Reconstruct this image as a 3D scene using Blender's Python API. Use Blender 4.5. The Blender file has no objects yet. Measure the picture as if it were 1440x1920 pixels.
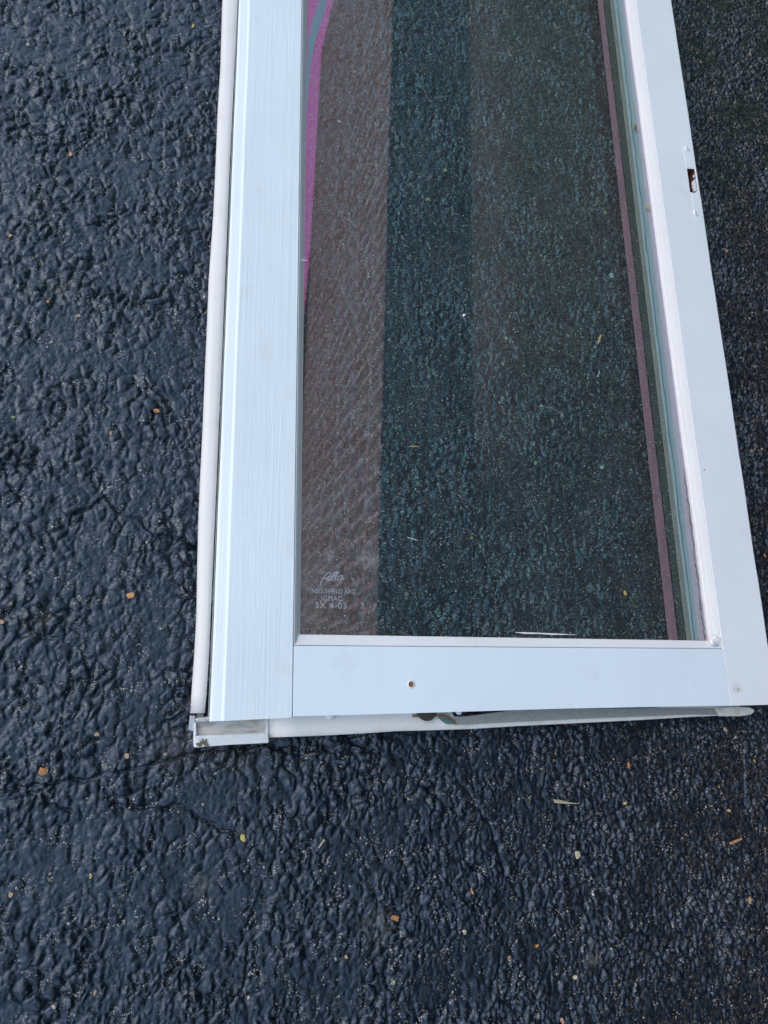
import bpy, bmesh, math, random
import numpy as np
from mathutils import Vector, Matrix
random.seed(7)
SC = bpy.context.scene
COL = SC.collection

# ------------------------------------------------------------------ camera
T = 0.062                      # height of the sash face above the asphalt
F_PX = 1331.0
RC = np.array([[0.95788, -0.05431308, -0.2819858],
               [-0.01799682, 0.96866759, -0.24770792],
               [0.28660429, 0.24234931, 0.92688985]])
CAMZ = 1.0 + T
cam_d = bpy.data.cameras.new('camera')
cam = bpy.data.objects.new('camera', cam_d)
COL.objects.link(cam)
SC.camera = cam
M = Matrix([list(r) for r in RC]).to_4x4()
M.translation = Vector((0, 0, CAMZ))
cam.matrix_world = M
cam_d.sensor_fit = 'VERTICAL'
cam_d.sensor_height = 36
cam_d.lens = F_PX / 1920 * 36
cam_d.clip_start = 0.01
cam_d.clip_end = 500

# ------------------------------------------------------------------ sky, sun, exposure
SUN_EL, SUN_ROT = math.radians(34), math.radians(-70)
w = bpy.data.worlds.new('World')
SC.world = w
w.use_nodes = True
nt = w.node_tree
nt.nodes.clear()
sky = nt.nodes.new('ShaderNodeTexSky')
sky.sky_type = 'NISHITA'
sky.sun_disc = False
sky.sun_elevation = SUN_EL
sky.sun_rotation = SUN_ROT
sky.air_density = 1.0
sky.dust_density = 3.0
bg = nt.nodes.new('ShaderNodeBackground')
bg.inputs['Strength'].default_value = 0.12
out = nt.nodes.new('ShaderNodeOutputWorld')
# thin bright cloud veiling the blue sky
tcw = nt.nodes.new('ShaderNodeTexCoord')
nzw = nt.nodes.new('ShaderNodeTexNoise')
nzw.inputs['Scale'].default_value = 2.2
nzw.inputs['Detail'].default_value = 5
nt.links.new(tcw.outputs['Generated'], nzw.inputs['Vector'])
rpw = nt.nodes.new('ShaderNodeMapRange')
rpw.inputs[1].default_value = 0.3
rpw.inputs[2].default_value = 0.7
rpw.inputs[3].default_value = 0.3
rpw.inputs[4].default_value = 0.65
nt.links.new(nzw.outputs['Fac'], rpw.inputs[0])
mxw = nt.nodes.new('ShaderNodeMix')
mxw.data_type = 'RGBA'
mxw.inputs[7].default_value = (4.5, 6.0, 8.3, 1)
nt.links.new(rpw.outputs[0], mxw.inputs[0])
nt.links.new(sky.outputs[0], mxw.inputs[6])
nt.links.new(mxw.outputs[2], bg.inputs[0])
nt.links.new(bg.outputs[0], out.inputs[0])
sd = bpy.data.lights.new('sun', 'SUN')
sd.energy = 0.28
sd.angle = math.radians(50)
sd.color = (1.0, 0.95, 0.93)
sun = bpy.data.objects.new('sun', sd)
COL.objects.link(sun)
sv = Vector((math.sin(SUN_ROT) * math.cos(SUN_EL), math.cos(SUN_ROT) * math.cos(SUN_EL), math.sin(SUN_EL)))
sun.rotation_euler = sv.to_track_quat('Z', 'Y').to_euler()
sun.location = sv * 20
vs = SC.view_settings
vs.view_transform = 'Standard'
vs.look = 'None'
vs.gamma = 1
vs.exposure = 0.92
vs.use_curve_mapping = False
SC.render.engine = 'CYCLES'
SC.cycles.use_denoising = True
SC.cycles.max_bounces = 10
SC.cycles.transparent_max_bounces = 16


# ------------------------------------------------------------------ helpers
def at(px, py, z):
    """point of the place at height z that the photograph shows at pixel (px, py)"""
    d = RC @ np.array([(px - 720) / F_PX, -(py - 960) / F_PX, -1.0])
    d = d * ((z - CAMZ) / d[2])
    return Vector((d[0], d[1], z))


def link(name, me, m=None, parent=None, smooth=False):
    o = bpy.data.objects.new(name, me)
    COL.objects.link(o)
    if m is not None:
        for mm in (m if isinstance(m, (list, tuple)) else [m]):
            me.materials.append(mm)
    if parent is not None:
        o.parent = parent
    if smooth:
        for p in me.polygons:
            p.use_smooth = True
    return o


def obj(name, bm, m=None, parent=None, smooth=False):
    bmesh.ops.recalc_face_normals(bm, faces=bm.faces)
    me = bpy.data.meshes.new(name)
    bm.to_mesh(me)
    bm.free()
    return link(name, me, m, parent, smooth)


def tag(o, label=None, cat=None, group=None, kind=None):
    if label: o['label'] = label
    if cat: o['category'] = cat
    if group: o['group'] = group
    if kind: o['kind'] = kind
    return o


def prism_bm(pts, z0, z1, bev=0.0, seg=2, bm=None, ztop=None):
    """vertical prism over an outline of (x, y); ztop: optional per-vertex top heights"""
    own = bm is None
    if own: bm = bmesh.new()
    n = len(pts)
    lo = [bm.verts.new((p[0], p[1], z0)) for p in pts]
    hi = [bm.verts.new((p[0], p[1], (ztop[i] if ztop else z1))) for i, p in enumerate(pts)]
    fs = [bm.faces.new(lo[::-1]), bm.faces.new(hi)]
    for i in range(n):
        j = (i + 1) % n
        fs.append(bm.faces.new((lo[i], lo[j], hi[j], hi[i])))
    if bev > 0:
        ed = set()
        for f in fs:
            ed.update(f.edges)
        bmesh.ops.bevel(bm, geom=list(ed), offset=bev, segments=seg, affect='EDGES', profile=0.5)
    return bm


def box_bm(x0, x1, y0, y1, z0, z1, bev=0.0, bm=None):
    return prism_bm([(x0, y0), (x1, y0), (x1, y1), (x0, y1)], z0, z1, bev, 2, bm)


def sweep_bm(sections, bm=None):
    """loft closed cross-sections (lists of equal length of 3D points)"""
    if bm is None: bm = bmesh.new()
    rings = [[bm.verts.new(p) for p in s] for s in sections]
    n = len(sections[0])
    for a, b in zip(rings, rings[1:]):
        for i in range(n):
            j = (i + 1) % n
            bm.faces.new((a[i], a[j], b[j], b[i]))
    bm.faces.new(rings[0][::-1])
    bm.faces.new(rings[-1])
    return bm


def tube_bm(pts, r, seg=8, bm=None, flat=1.0):
    if bm is None: bm = bmesh.new()
    secs = []
    for k, p in enumerate(pts):
        p = Vector(p)
        a = Vector(pts[max(k - 1, 0)]); b = Vector(pts[min(k + 1, len(pts) - 1)])
        t = (b - a).normalized()
        u = t.cross(Vector((0, 0, 1)))
        u = u.normalized() if u.length > 1e-6 else Vector((1, 0, 0))
        v = u.cross(t)
        rr = r[k] if isinstance(r, (list, tuple)) else r
        secs.append([p + u * (rr * math.cos(2 * math.pi * i / seg)) + v * (rr * flat * math.sin(2 * math.pi * i / seg)) for i in range(seg)])
    return sweep_bm(secs, bm)


def cyl_bm(c, r0, r1, z0, z1, seg=24, bm=None):
    if bm is None: bm = bmesh.new()
    s = []
    for z, r in ((z0, r0), (z1, r1)):
        s.append([Vector((c[0] + r * math.cos(2 * math.pi * i / seg), c[1] + r * math.sin(2 * math.pi * i / seg), z)) for i in range(seg)])
    return sweep_bm(s, bm)


def boolean_cut(o, cutters):
    """cut holes; faces inside a hole get material slot 1"""
    for c in cutters:
        m = o.modifiers.new('cut', 'BOOLEAN')
        m.operation = 'DIFFERENCE'
        m.solver = 'EXACT'
        m.material_mode = 'TRANSFER'
        m.object = c
    dg = bpy.context.evaluated_depsgraph_get()
    dg.update()
    me = bpy.data.meshes.new_from_object(o.evaluated_get(dg))
    o.modifiers.clear()
    o.data = me
    for c in cutters:
        bpy.data.objects.remove(c)


# ------------------------------------------------------------------ materials
class NT:
    def __init__(s, name):
        s.m = bpy.data.materials.new(name)
        s.m.use_nodes = True
        s.t = s.m.node_tree
        s.t.nodes.clear()
        s.out = s.n('OutputMaterial')

    def n(s, typ, **kw):
        nd = s.t.nodes.new('ShaderNode' + typ)
        for k, v in kw.items():
            if k in nd.bl_rna.properties.keys(): setattr(nd, k, v)
            else: nd.inputs[k.replace('_', ' ')].default_value = v
        return nd

    def l(s, a, b): s.t.links.new(a, b)

    def coord(s, scale=(1, 1, 1)):
        g = s.n('NewGeometry')
        mp = s.n('Mapping')
        mp.inputs['Scale'].default_value = scale
        s.l(g.outputs['Position'], mp.inputs['Vector'])
        return mp.outputs[0]

    def noise(s, co, scale, detail=3, rough=0.5, dist=0.0):
        n = s.n('TexNoise')
        n.inputs['Scale'].default_value = scale
        n.inputs['Detail'].default_value = detail
        n.inputs['Roughness'].default_value = rough
        n.inputs['Distortion'].default_value = dist
        s.l(co, n.inputs['Vector'])
        return n.outputs['Fac']

    def ramp(s, fac, stops, interp='LINEAR'):
        r = s.n('ValToRGB')
        r.color_ramp.interpolation = interp
        els = r.color_ramp.elements
        while len(els) < len(stops): els.new(0.5)
        for e, (p, c) in zip(els, stops):
            e.position = p
            e.color = (c, c, c, 1) if isinstance(c, (int, float)) else (*c, 1)
        s.l(fac, r.inputs[0])
        return r.outputs[0]

    def mix(s, fac, a, b, mode='MIX'):
        m = s.n('Mix', data_type='RGBA', blend_type=mode)
        for i, v in ((0, fac), (6, a), (7, b)):
            if isinstance(v, (int, float)): m.inputs[i].default_value = v
            elif isinstance(v, tuple): m.inputs[i].default_value = (*v, 1)
            else: s.l(v, m.inputs[i])
        return m.outputs[2]

    def math(s, op, a, b=0.0, c=0.0, clamp=False):
        m = s.n('Math', operation=op, use_clamp=clamp)
        for i, v in enumerate((a, b, c)):
            if isinstance(v, (int, float)): m.inputs[i].default_value = v
            else: s.l(v, m.inputs[i])
        return m.outputs[0]

    def pbsdf(s, color, rough=0.5, metal=0.0, spec=0.5, bump=None, bstr=0.3, bdist=0.001):
        b = s.n('BsdfPrincipled')
        for k, v in (('Base Color', color), ('Roughness', rough), ('Metallic', metal), ('Specular IOR Level', spec)):
            if isinstance(v, tuple): b.inputs[k].default_value = (*v, 1)
            elif isinstance(v, (int, float)): b.inputs[k].default_value = v
            else: s.l(v, b.inputs[k])
        if bump is not None:
            bp = s.n('Bump')
            bp.inputs['Strength'].default_value = bstr
            bp.inputs['Distance'].default_value = bdist
            s.l(bump, bp.inputs['Height'])
            s.l(bp.outputs[0], b.inputs['Normal'])
        return b

    def done(s, sh):
        s.l(sh.outputs[0] if hasattr(sh, 'outputs') else sh, s.out.inputs[0])
        return s.m


def blob_mask(N, co, centres):
    """soft mask around a few world-space spots: (x, y, radius)"""
    acc = None
    for x, y, r in centres:
        d = N.n('VectorMath', operation='DISTANCE')
        N.l(co, d.inputs[0])
        d.inputs[1].default_value = (x, y, 0)
        v = N.math('SUBTRACT', 1.0, N.math('DIVIDE', d.outputs['Value'], r), clamp=True)
        acc = v if acc is None else N.math('MAXIMUM', acc, v)
    return acc


def mat_asphalt():
    N = NT('sealed_asphalt')
    co = N.coord()
    flat = N.coord((1, 1, 0))
    big = N.noise(co, 9, 4, 0.6)
    fine = N.noise(co, 420, 3, 0.6)
    mid = N.noise(co, 90, 4, 0.6)
    base = N.mix(N.ramp(mid, [(0.3, 0.0), (0.7, 1.0)]), (0.003, 0.0045, 0.008), (0.010, 0.015, 0.027))
    base = N.mix(N.ramp(big, [(0.35, 0.0), (0.75, 0.5)]), base, (0.010, 0.013, 0.020))
    # brownish patches: little by little more towards the far right of the drive
    sep = N.n('SeparateXYZ')
    N.l(co, sep.inputs[0])
    right = N.math('ADD', 0.12, N.math('MULTIPLY', N.math('SUBTRACT', sep.outputs[0], 0.45), 1.3, clamp=True), clamp=True)
    brn = N.ramp(N.noise(co, 130, 3, 0.65, 0.5), [(0.46, 0.0), (0.6, 1.0)])
    base = N.mix(N.math('MULTIPLY', brn, N.math('MULTIPLY', right, 0.8)), base, (0.062, 0.050, 0.038))
    # pale dusty scuffs
    spots = [(at(px, py, 0), r) for px, py, r in ((65, 390, .03), (118, 545, .03), (705, 1740, .03), (380, 1665, .022), (75, 1165, .02), (60, 1180, .02), (1110, 1800, .02), (455, 1570, .012))]
    sm = blob_mask(N, flat, [(p.x, p.y, r) for p, r in spots])
    sm = N.math('MULTIPLY', sm, N.ramp(N.noise(co, 70, 4, 0.7), [(0.42, 0.0), (0.62, 1.0)]))
    base = N.mix(sm, base, (0.13, 0.12, 0.105))
    # mineral grains worn free of sealer, mostly clustered at the edges of pits
    pa = N.n('Attribute', attribute_name='pit')
    pitf = pa.outputs['Fac']
    masks = None
    for scale, lo, rad, base_p in ((190, 0.945, 0.24, 0.55), (390, 0.71, 0.36, 0.20)):
        v = N.n('TexVoronoi', feature='F1')
        v.inputs['Scale'].default_value = scale
        N.l(co, v.inputs['Vector'])
        rnd = N.n('SeparateColor')
        N.l(v.outputs['Color'], rnd.inputs[0])
        pick = N.ramp(rnd.outputs[0], [(lo - 0.005, 0.0), (lo + 0.005, 1.0)])
        dot = N.ramp(N.math('ADD', v.outputs['Distance'], N.math('MULTIPLY', N.math('SUBTRACT', fine, 0.5), 0.5)), [(rad, 1.0), (rad + 0.08, 0.0)])
        where = N.math('ADD', base_p * 1.5, N.math('MULTIPLY', pitf, 1.6), clamp=True)
        clus = N.ramp(N.noise(co, 38, 2, 0.5), [(0.47, 0.12), (0.57, 1.0)])
        g_ = N.math('MULTIPLY', N.math('MULTIPLY', pick, dot), N.math('MULTIPLY', where, clus))
        masks = g_ if masks is None else N.math('MAXIMUM', masks, g_)
    gm = masks
    gcol = N.mix(rnd.outputs[1], (0.40, 0.29, 0.19), (0.55, 0.50, 0.42))
    base = N.mix(gm, base, gcol)
    # dirt collecting below the sash corner
    p1, p2 = at(330, 1405, 0), at(450, 1400, 0)
    dm = blob_mask(N, flat, [(p1.x, p1.y, .04), (p2.x, p2.y, .05)])
    base = N.mix(N.math('MULTIPLY', dm, 0.9), base, (0.035, 0.028, 0.02))
    rough = N.ramp(N.noise(co, 150, 4, 0.6), [(0.3, 0.21), (0.7, 0.42)])
    rough = N.math('ADD', rough, N.math('MULTIPLY', gm, 0.3), clamp=True)
    bh = N.math('ADD', N.math('MULTIPLY', fine, 0.5), N.math('MULTIPLY', N.noise(co, 900, 2, 0.6), 0.3))
    b_ = N.pbsdf(base, rough, 0, 0.76, bh, 0.8, 0.0013)
    b_.inputs['Specular Tint'].default_value = (0.66, 0.81, 1.0, 1)
    return N.done(b_)


def mat_paint(name, col, axis, streak=1.0, rough=0.42, dirt=0.0, spots=()):
    """brushed white paint over wood; axis 'y' or 'x' = the way the brush went"""
    N = NT(name)
    co = N.coord()
    st = N.coord((330, 7, 60) if axis == 'y' else (7, 330, 60))
    st2 = N.coord((120, 2.2, 30) if axis == 'y' else (2.2, 120, 30))
    a = N.noise(st, 1.0, 4, 0.6, 0.6)
    b = N.noise(st2, 1.0, 4, 0.65, 1.2)
    h = N.math('ADD', N.math('MULTIPLY', a, 0.6 * streak), N.math('MULTIPLY', b, 0.9 * streak))
    h = N.math('ADD', h, N.math('MULTIPLY', N.noise(co, 30, 3, 0.5), 0.8))
    drip = N.ramp(N.noise(N.coord((70, 9, 20) if axis == 'y' else (9, 70, 20)), 1.0, 2, 0.4), [(0.70, 0.0), (0.78, 1.0)])
    h = N.math('ADD', h, N.math('MULTIPLY', drip, 0.5 * streak))
    var = N.ramp(N.noise(co, 5, 4, 0.6), [(0.3, 0.93), (0.7, 1.0)])
    c = N.mix(1.0, col, var, 'MULTIPLY')
    c = N.mix(N.ramp(b, [(0.28, 0.22 * streak), (0.45, 0.0)]), c, tuple(x * 0.86 for x in col))
    # faint soiling
    s = N.ramp(N.noise(co, 14, 5, 0.7), [(0.60, 0.0), (0.80, 0.35 + dirt)])
    c = N.mix(s, c, (0.58, 0.55, 0.50))
    sp = N.ramp(N.noise(co, 260, 2, 0.5), [(0.795, 0.0), (0.82, 0.7)])
    c = N.mix(sp, c, (0.25, 0.22, 0.19))
    if spots:
        sm = blob_mask(N, N.coord((1, 1, 0)), spots)
        sm = N.math('MULTIPLY', sm, N.ramp(N.noise(co, 110, 4, 0.7), [(0.4, 0.0), (0.6, 1.0)]))
        c = N.mix(N.math('MULTIPLY', sm, 0.8), c, (0.35, 0.28, 0.21))
    return N.done(N.pbsdf(c, rough, 0, 0.4, h, 0.36, 0.0013))


def mat_vinyl(name, col, dirt=0.3, rough=0.45):
    N = NT(name)
    co = N.coord()
    n1 = N.noise(co, 22, 4, 0.65)
    c = N.mix(N.ramp(n1, [(0.52, 0.0), (0.80, dirt)]), col, (0.45, 0.41, 0.35))
    sp = N.ramp(N.noise(co, 330, 2, 0.5), [(0.77, 0.0), (0.80, 0.8)])
    c = N.mix(sp, c, (0.25, 0.22, 0.19))
    return N.done(N.pbsdf(c, rough, 0, 0.4, N.noise(N.coord((60, 12, 60)), 1.0, 3), 0.3, 0.0012))


def mat_grime(name, col, grime, amt, scale=60, rough=0.55, metal=0.0, stretch=(1, 1, 1)):
    N = NT(name)
    co = N.coord(stretch)
    n = N.noise(co, scale, 5, 0.7, 0.3)
    c = N.mix(N.ramp(n, [(0.42, 0.0), (0.66, amt)]), col, grime)
    r = N.ramp(n, [(0.3, rough * 0.8), (0.7, min(1, rough * 1.25))])
    return N.done(N.pbsdf(c, r, metal, 0.5, n, 0.4, 0.0008))


def mat_plain(name, col, rough=0.6, metal=0.0, var=0.25, scale=150, spec=0.5):
    N = NT(name)
    co = N.coord()
    n = N.noise(co, scale, 3, 0.6)
    c = N.mix(N.ramp(n, [(0.3, 0.0), (0.7, 1.0)]), tuple(x * (1 - var) for x in col), tuple(min(1, x * (1 + var * 0.5)) for x in col))
    return N.done(N.pbsdf(c, rough, metal, spec, n, 0.3, 0.0006))


def mat_glass():
    """coated insulating glass: lets the drive show through, mirrors with a magenta cast, dusty on top"""
    N = NT('coated_dusty_glass')
    co = N.coord()
    tr = N.n('BsdfTransparent')
    tr.inputs[0].default_value = (0.77, 0.96, 0.93, 1)
    gl = N.n('BsdfGlossy')
    gl.inputs['Roughness'].default_value = 0.02
    tint = N.mix(N.ramp(N.noise(co, 3, 3), [(0.35, 0.0), (0.65, 1.0)]), (0.34, 0.070, 0.155), (0.38, 0.080, 0.175))
    N.l(tint, gl.inputs['Color'])
    bp = N.n('Bump')
    bp.inputs['Strength'].default_value = 0.006
    bp.inputs['Distance'].default_value = 0.001
    N.l(N.noise(co, 6, 1), bp.inputs['Height'])
    N.l(bp.outputs[0], gl.inputs['Normal'])
    add = N.n('AddShader')
    N.l(tr.outputs[0], add.inputs[0])
    N.l(gl.outputs[0], add.inputs[1])
    # dust: thin film, fine specks, a few hairs' worth of bigger ones
    df = N.n('BsdfDiffuse')
    df.inputs[0].default_value = (0.55, 0.56, 0.54, 1)
    v = N.n('TexVoronoi', feature='F1')
    v.inputs['Scale'].default_value = 330
    N.l(co, v.inputs['Vector'])
    rs = N.n('SeparateColor')
    N.l(v.outputs['Color'], rs.inputs[0])
    rad = N.math('MULTIPLY', N.math('POWER', rs.outputs[0], 9.0), 0.33)
    dot = N.math('LESS_THAN', v.outputs['Distance'], rad)
    v2 = N.n('TexVoronoi', feature='F1')
    v2.inputs['Scale'].default_value = 540
    N.l(co, v2.inputs['Vector'])
    rs2 = N.n('SeparateColor')
    N.l(v2.outputs['Color'], rs2.inputs[0])
    dot2 = N.math('LESS_THAN', v2.outputs['Distance'], N.math('MULTIPLY', N.math('POWER', rs2.outputs[0], 2.5), 0.36))
    film = N.ramp(N.noise(co, 11, 5, 0.7), [(0.3, 0.014), (0.8, 0.050)])
    smear = N.math('MULTIPLY', N.ramp(N.noise(N.coord((60, 14, 1)), 1.0, 4, 0.6), [(0.55, 0.0), (0.85, 1.0)]), 0.03)
    c1 = at(620, 1040, T); c2 = at(695, 1045, T); c3 = at(580, 1080, T); c4 = at(575, 960, T); c5 = at(590, 1150, T)
    hand = blob_mask(N, N.coord((1, 1, 0)), [(c1.x, c1.y, .012), (c2.x, c2.y, .022)])
    hand = N.math('MULTIPLY', hand, N.ramp(N.noise(co, 260, 3, 0.6), [(0.4, 0.1), (0.6, 1.0)]))
    haze = blob_mask(N, N.coord((1, 1, 0)), [(c3.x - .01, c3.y, .05), (c4.x - .012, c4.y, .05), (c5.x - .02, c5.y, .045)])
    fac = N.math('ADD', N.math('MULTIPLY', dot, 0.75), N.math('MULTIPLY', dot2, 0.55))
    fac = N.math('ADD', fac, N.math('ADD', film, smear))
    fac = N.math('ADD', fac, N.math('ADD', N.math('MULTIPLY', hand, 0.35), N.math('MULTIPLY', haze, 0.10)), clamp=True)
    mx = N.n('MixShader')
    N.l(fac, mx.inputs[0])
    N.l(add.outputs[0], mx.inputs[1])
    N.l(df.outputs[0], mx.inputs[2])
    return N.done(mx)


def mat_thin(name, tcol, gcol, rough=0.02, diff=None, dfac=0.0):
    N = NT(name)
    tr = N.n('BsdfTransparent'); tr.inputs[0].default_value = (*tcol, 1)
    gl = N.n('BsdfGlossy'); gl.inputs[0].default_value = (*gcol, 1); gl.inputs['Roughness'].default_value = rough
    a = N.n('AddShader')
    N.l(tr.outputs[0], a.inputs[0]); N.l(gl.outputs[0], a.inputs[1])
    if diff:
        d = N.n('BsdfDiffuse'); d.inputs[0].default_value = (*diff, 1)
        m = N.n('MixShader'); m.inputs[0].default_value = dfac
        N.l(a.outputs[0], m.inputs[1]); N.l(d.outputs[0], m.inputs[2])
        return N.done(m)
    return N.done(a)


def mat_brick():
    N = NT('brown_shingle_cladding')
    g = N.n('TexCoord')
    mp = N.n('Mapping')
    mp.inputs['Rotation'].default_value = (0, 0, 0)
    # wall runs along object y, upwards is z -> brick texture wants (x, y)
    sep = N.n('SeparateXYZ'); N.l(g.outputs['Object'], sep.inputs[0])
    cmb = N.n('CombineXYZ'); N.l(sep.outputs[1], cmb.inputs[0]); N.l(sep.outputs[2], cmb.inputs[1])
    b = N.n('TexBrick')
    b.offset = 0.5
    b.inputs['Scale'].default_value = 1.0
    b.inputs['Brick Width'].default_value = 0.175
    b.inputs['Row Height'].default_value = 0.62
    b.inputs['Mortar Size'].default_value = 0.026
    b.inputs['Mortar Smooth'].default_value = 0.3
    b.inputs['Color1'].default_value = (0.105, 0.31, 0.11, 1)
    b.inputs['Color2'].default_value = (0.085, 0.26, 0.09, 1)
    b.inputs['Mortar'].default_value = (0.31, 0.85, 0.48, 1)
    N.l(cmb.outputs[0], b.inputs['Vector'])
    n = N.noise(g.outputs['Object'], 7, 5, 0.7)
    c = N.mix(N.ramp(n, [(0.38, 0.1), (0.66, 0.85)]), b.outputs['Color'], (0.10, 0.31, 0.12))
    return N.done(N.pbsdf(c, 0.85, 0, 0.2, b.outputs['Fac'], -0.4, 0.01))


ASPHALT = mat_asphalt()
cA = at(375, 1345, T); cB = at(1350, 1205, T); cC = at(1390, 1290, T); cD = at(1205, 392, T)
PAINT_V = mat_paint('white_paint_brushed_lengthwise', (0.78, 0.83, 0.86), 'y', 1.0, 0.42, 0, [(cC.x - .008, cC.y, 0.013)])
PAINT_R = mat_paint('white_paint_right_stile', (0.82, 0.83, 0.84), 'y', 0.45, 0.42, 0, [(cC.x - .008, cC.y, 0.013)])
PAINT_H = mat_paint('white_paint_smooth_rail', (0.77, 0.83, 0.875), 'x', 0.25, 0.38)
BEAD = mat_paint('white_paint_bead', (0.70, 0.68, 0.66), 'y', 0.3, 0.4, 0.1, [(cB.x, cB.y, 0.02)])
BEADX = mat_paint('white_paint_bottom_bead', (0.80, 0.79, 0.79), 'x', 0.3, 0.4, 0.1)
VINYL = mat_vinyl('off_white_vinyl', (0.64, 0.615, 0.595), 0.3)
VINYL2 = mat_vinyl('dirty_off_white_vinyl', (0.80, 0.75, 0.70), 0.75)
BR_TOP = mat_grime('grimy_channel', (0.62, 0.58, 0.52), (0.20, 0.15, 0.10), 0.9, 45, 0.6, 0, (0.5, 1.6, 1))
BR_LIP = mat_grime('chalky_white_bracket', (0.74, 0.74, 0.76), (0.6, 0.58, 0.55), 0.5, 80, 0.5)
STAIN = mat_grime('brown_grit', (0.10, 0.075, 0.05), (0.32, 0.26, 0.20), 0.8, 500, 0.9)
RAW = mat_plain('raw_brown_wood', (0.55, 0.27, 0.11), 0.8)
RAWRED = mat_plain('dark_red_brown_wood', (0.12, 0.035, 0.016), 0.85)
TAPE = mat_grime('dull_grey_metal', (0.36, 0.355, 0.34), (0.26, 0.25, 0.23), 0.7, 160, 0.5, 0.35)
RUST = mat_grime('tarnished_brass', (0.30, 0.20, 0.13), (0.16, 0.10, 0.06), 0.8, 200, 0.5, 0.5)
DARKM = mat_grime('dark_oxidised_metal', (0.06, 0.05, 0.04), (0.12, 0.10, 0.08), 0.7, 200, 0.55, 0.4)
VERD = mat_grime('verdigris', (0.05, 0.16, 0.15), (0.20, 0.26, 0.25), 0.9, 320, 0.7)
STEEL = mat_grime('bright_steel', (0.62, 0.61, 0.58), (0.3, 0.27, 0.22), 0.7, 150, 0.35, 0.7)
WHITEP = mat_plain('white_plastic', (0.76, 0.76, 0.74), 0.4, 0, 0.08)
CAULK = mat_grime('white_caulk', (0.82, 0.82, 0.83), (0.66, 0.60, 0.52), 0.6, 90, 0.45)
GLASS = mat_glass()
GLASS2 = mat_thin('clear_lower_glass', (0.80, 0.90, 0.90), (0.03, 0.03, 0.03))
BLUE_REFL = mat_thin('slate_blue_reflection_band', (0.25, 0.3, 0.3), (0.17, 0.21, 0.20), 0.05)  # stands in for the panes' blue double reflection
ETCH = mat_thin('etched_white_mark', (0.5, 0.5, 0.5), (0.02, 0.02, 0.02), 0.3, (0.56, 0.60, 0.64), 0.58)
SPACER = mat_grime('grey_blue_spacer', (0.43, 0.41, 0.43), (0.35, 0.34, 0.36), 0.7, 40, 0.35, 0.2, (3, 0.4, 3))
SP_BEIGE = mat_plain('greenish_beige_reflection', (0.23, 0.18, 0.165), 0.6, 0, 0.15)  # this and the next three: painted colours of edge reflections
SP_MAUVE = mat_plain('mauve_reflection', (0.52, 0.35, 0.42), 0.5, 0, 0.12)
SP_PINK = mat_grime('dull_pink_reflection', (0.28, 0.105, 0.135), (0.16, 0.07, 0.09), 0.8, 30, 0.6, 0, (2, 0.5, 1))
SP_GREEN = mat_plain('dark_green_reflection', (0.035, 0.036, 0.031), 0.6, 0, 0.3)
BUTYL = mat_plain('dark_blue_butyl_line', (0.10, 0.17, 0.22), 0.6)
BRICK = mat_brick()
SOFFIT = mat_plain('pale_grey_soffit', (0.36, 0.37, 0.39), 0.7)
SIDING = mat_plain('dark_green_grey_siding', (0.006, 0.012, 0.013), 0.8, 0, 0.2, 3, 0.0)
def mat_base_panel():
    N = NT('graded_base_panel')
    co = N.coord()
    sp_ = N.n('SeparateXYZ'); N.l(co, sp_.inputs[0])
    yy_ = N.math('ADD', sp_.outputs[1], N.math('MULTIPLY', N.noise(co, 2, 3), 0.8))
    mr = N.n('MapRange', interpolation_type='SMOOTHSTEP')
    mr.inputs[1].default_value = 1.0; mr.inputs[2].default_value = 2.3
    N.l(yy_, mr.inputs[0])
    top_grade = N.n('MapRange', interpolation_type='SMOOTHSTEP')     # paler towards the top
    top_grade.inputs[1].default_value = 1.55; top_grade.inputs[2].default_value = 1.9
    N.l(sp_.outputs[2], top_grade.inputs[0])
    body = N.mix(top_grade.outputs[0], (0.030, 0.090, 0.034), (0.055, 0.155, 0.075))
    return N.done(N.pbsdf(N.mix(mr.outputs[0], (0.006, 0.012, 0.012), body), 0.85, 0, 0.0))  # colour grades darker towards the near end


LOWWALL = mat_base_panel()


# ------------------------------------------------------------------ the sealed asphalt drive
def hash2(ix, iy, s):
    h = (ix.astype(np.int64) * 374761393 + iy.astype(np.int64) * 668265263 + s * 1274126177) & 0xffffffff
    h = ((h ^ (h >> 13)) * 1274126177) & 0xffffffff
    h = (h ^ (h >> 16)) & 0xffffffff
    return (h / 4294967295.0).astype(np.float32)


def vnoise(x, y, s):
    ix = np.floor(x); iy = np.floor(y)
    fx = x - ix; fy = y - iy
    ux = fx * fx * fx * (fx * (fx * 6 - 15) + 10); uy = fy * fy * fy * (fy * (fy * 6 - 15) + 10)
    ix = ix.astype(np.int64); iy = iy.astype(np.int64)

    def g(a, b, dx, dy):
        t = hash2(a, b, s) * 6.2831853
        return np.cos(t) * dx + np.sin(t) * dy
    n00 = g(ix, iy, fx, fy); n10 = g(ix + 1, iy, fx - 1, fy)
    n01 = g(ix, iy + 1, fx, fy - 1); n11 = g(ix + 1, iy + 1, fx - 1, fy - 1)
    return (n00 * (1 - ux) + n10 * ux) * (1 - uy) + (n01 * (1 - ux) + n11 * ux) * uy


def fbm(x, y, s, oct=4, rough=0.5):
    a = 1.0; r = 0; f = 1.0
    for k in range(oct):
        r = r + a * vnoise(x * f, y * f, s + k * 17)
        a *= rough; f *= 2.03
    return r


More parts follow.
